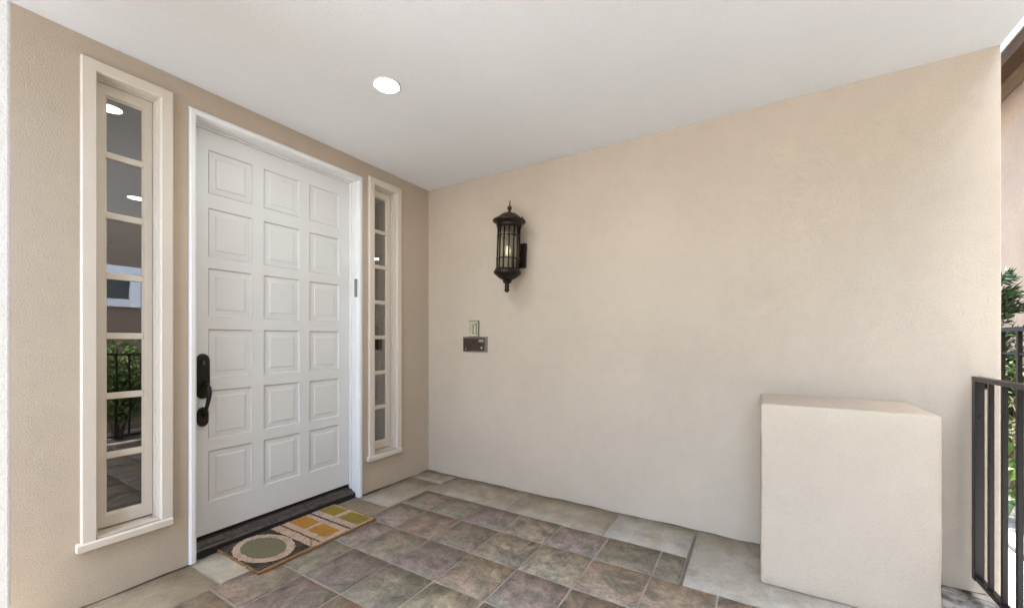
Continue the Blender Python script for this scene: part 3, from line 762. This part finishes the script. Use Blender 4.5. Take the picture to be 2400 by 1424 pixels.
# ------------------------------------------------------------------ garden fence and plants beyond the railing
FYY = -3.98
gf = thing('garden_fence', (1.5, FYY, -0.15), 'thin iron garden fence among the shrubs behind the railing', 'fence')
MB().box(0.9, 6.0, FYY-0.012, FYY+0.012, 1.205, 1.235).build('top_rail', M['iron'], gf)
MB().box(0.9, 6.0, FYY-0.006, FYY+0.006, 1.045, 1.060).build('middle_rail', M['iron'], gf)
p0 = None
x = 0.99
while x < 6:
    if p0 is None: p0 = MB().box(x-0.011, x+0.011, FYY-0.011, FYY+0.011, -0.13, 1.2045).build('picket', M['iron'], gf); fx = x
    else:
        c = p0.copy(); C.objects.link(c); c.parent = gf; c.location.x = x-fx
    x += 0.218

def leaf(m, p, d, L, W, fold=0.25):
    d = d.normalized(); side = d.cross(Vector((0, 0, 1)))
    if side.length < 1e-3: side = Vector((1, 0, 0))
    side = side.normalized(); up = side.cross(d)
    r = random.uniform(-0.9, 0.9); side = (side*math.cos(r) + up*math.sin(r)); up = side.cross(d)
    a_ = p; b_ = p + d*L*0.45 + side*W*0.5 + up*W*fold; c_ = p + d*L - up*L*0.12; e_ = p + d*L*0.45 - side*W*0.5 + up*W*fold
    mid = p + d*L*0.5
    m.quadset([a_, b_, c_, e_, mid], [(0, 1, 4), (1, 2, 4), (4, 2, 3), (0, 4, 3)])

def rdir(up=0.3):
    v = Vector((random.gauss(0, 1), random.gauss(0, 1), random.gauss(0, 1)+up))
    return v.normalized()

def leafy_shrub(x, y, h, r, n, L, W, mat, label, group=None, z0=-0.13):
    t = thing('leafy_shrub', (x, y, z0), label, 'shrub', group)
    st = MB(); fo = MB(); tips = []
    for q in range(9):
        a_ = random.uniform(0, 6.28); rr = r*random.uniform(0.3, 0.95)
        tip = Vector((x+rr*math.cos(a_), y+rr*math.sin(a_), z0+h*random.uniform(0.55, 1.0)))
        b_ = Vector((x+random.uniform(-.05, .05), y+random.uniform(-.05, .05), z0))
        midp = b_.lerp(tip, 0.5) + Vector((random.uniform(-.06, .06), random.uniform(-.06, .06), 0.04))
        st.tube([b_, midp, tip], [0.010, 0.007, 0.003], 5); tips += [(b_, midp, tip)]
    for q in range(n):
        b_, m_, tip = random.choice(tips); s_ = random.uniform(0.25, 1.02)
        p_ = b_.lerp(m_, s_*2) if s_ < 0.5 else m_.lerp(tip, (s_-0.5)*2)
        p_ = p_ + Vector((random.gauss(0, r*0.20), random.gauss(0, r*0.20), random.gauss(0, r*0.16)))
        leaf(fo, p_, rdir(0.25), L*random.uniform(0.6, 1.2), W*random.uniform(0.7, 1.2))
    st.build('stem', M['stem'], t, fixn=False); o = fo.build('foliage', M[mat], t, fixn=False)
    return t

def spiky_conifer(x, y, h, label, z0=-0.13):
    t = thing('conifer_shrub', (x, y, z0), label, 'shrub')
    st = MB().tube([(x, y, z0), (x+0.01, y, z0+h*0.6), (x, y, z0+h)], [0.022, 0.014, 0.004], 7)
    fo = MB()
    for q in range(210):
        s_ = random.uniform(0.22, 1.0); zz = z0+h*s_; a_ = random.uniform(0, 6.28)
        Lb = (1.02-s_)*0.42 + 0.09
        d = Vector((math.cos(a_), math.sin(a_), random.uniform(0.25, 0.9))).normalized()
        b_ = Vector((x, y, zz)); tip = b_ + d*Lb
        st.tube([b_, tip], [0.004, 0.0015], 4)
        for w_ in range(26):
            p_ = b_.lerp(tip, random.uniform(0.25, 1.0))
            leaf(fo, p_, (d + rdir(0.0)*0.75), random.uniform(0.05, 0.10), 0.015, 0.1)
    st.build('trunk', M['stem'], t, fixn=False); fo.build('foliage', M['leaf_dark'], t, fixn=False)
    return t

spiky_conifer(2.48, -4.22, 1.80, 'dark spiky conifer rising above the iron fence at the right edge')
leafy_shrub(2.30, -4.30, 1.28, 0.34, 1500, 0.065, 0.03, 'leaf', 'small leaved green shrub behind the iron fence pickets')
leafy_shrub(2.95, -4.45, 1.35, 0.40, 900, 0.07, 0.03, 'leaf', 'bushy green shrub behind the conifer near the tan house')
leafy_shrub(1.62, -4.16, 0.95, 0.26, 700, 0.06, 0.022, 'leaf_dry', 'low dry yellowish shrub just behind the thin fence')
leafy_shrub(1.44, -4.06, 0.56, 0.20, 110, 0.15, 0.09, 'leaf_bright', 'bright green broad leaved plant seen between the railing pickets')
for k_, (x, y, h_, mt, wd) in enumerate([(-0.30, -4.42, 1.32, 'leaf', 'mid green leafy'), (-0.85, -4.34, 1.38, 'leaf_bright', 'bright green leafy'), (-1.40, -4.42, 1.30, 'leaf_dark', 'dark green leafy')]):
    leafy_shrub(x, y, h_, 0.38, 1300, 0.085, 0.042, mt, wd + ' hedge shrub mirrored low in the left window', 'hedge shrubs behind the railing')
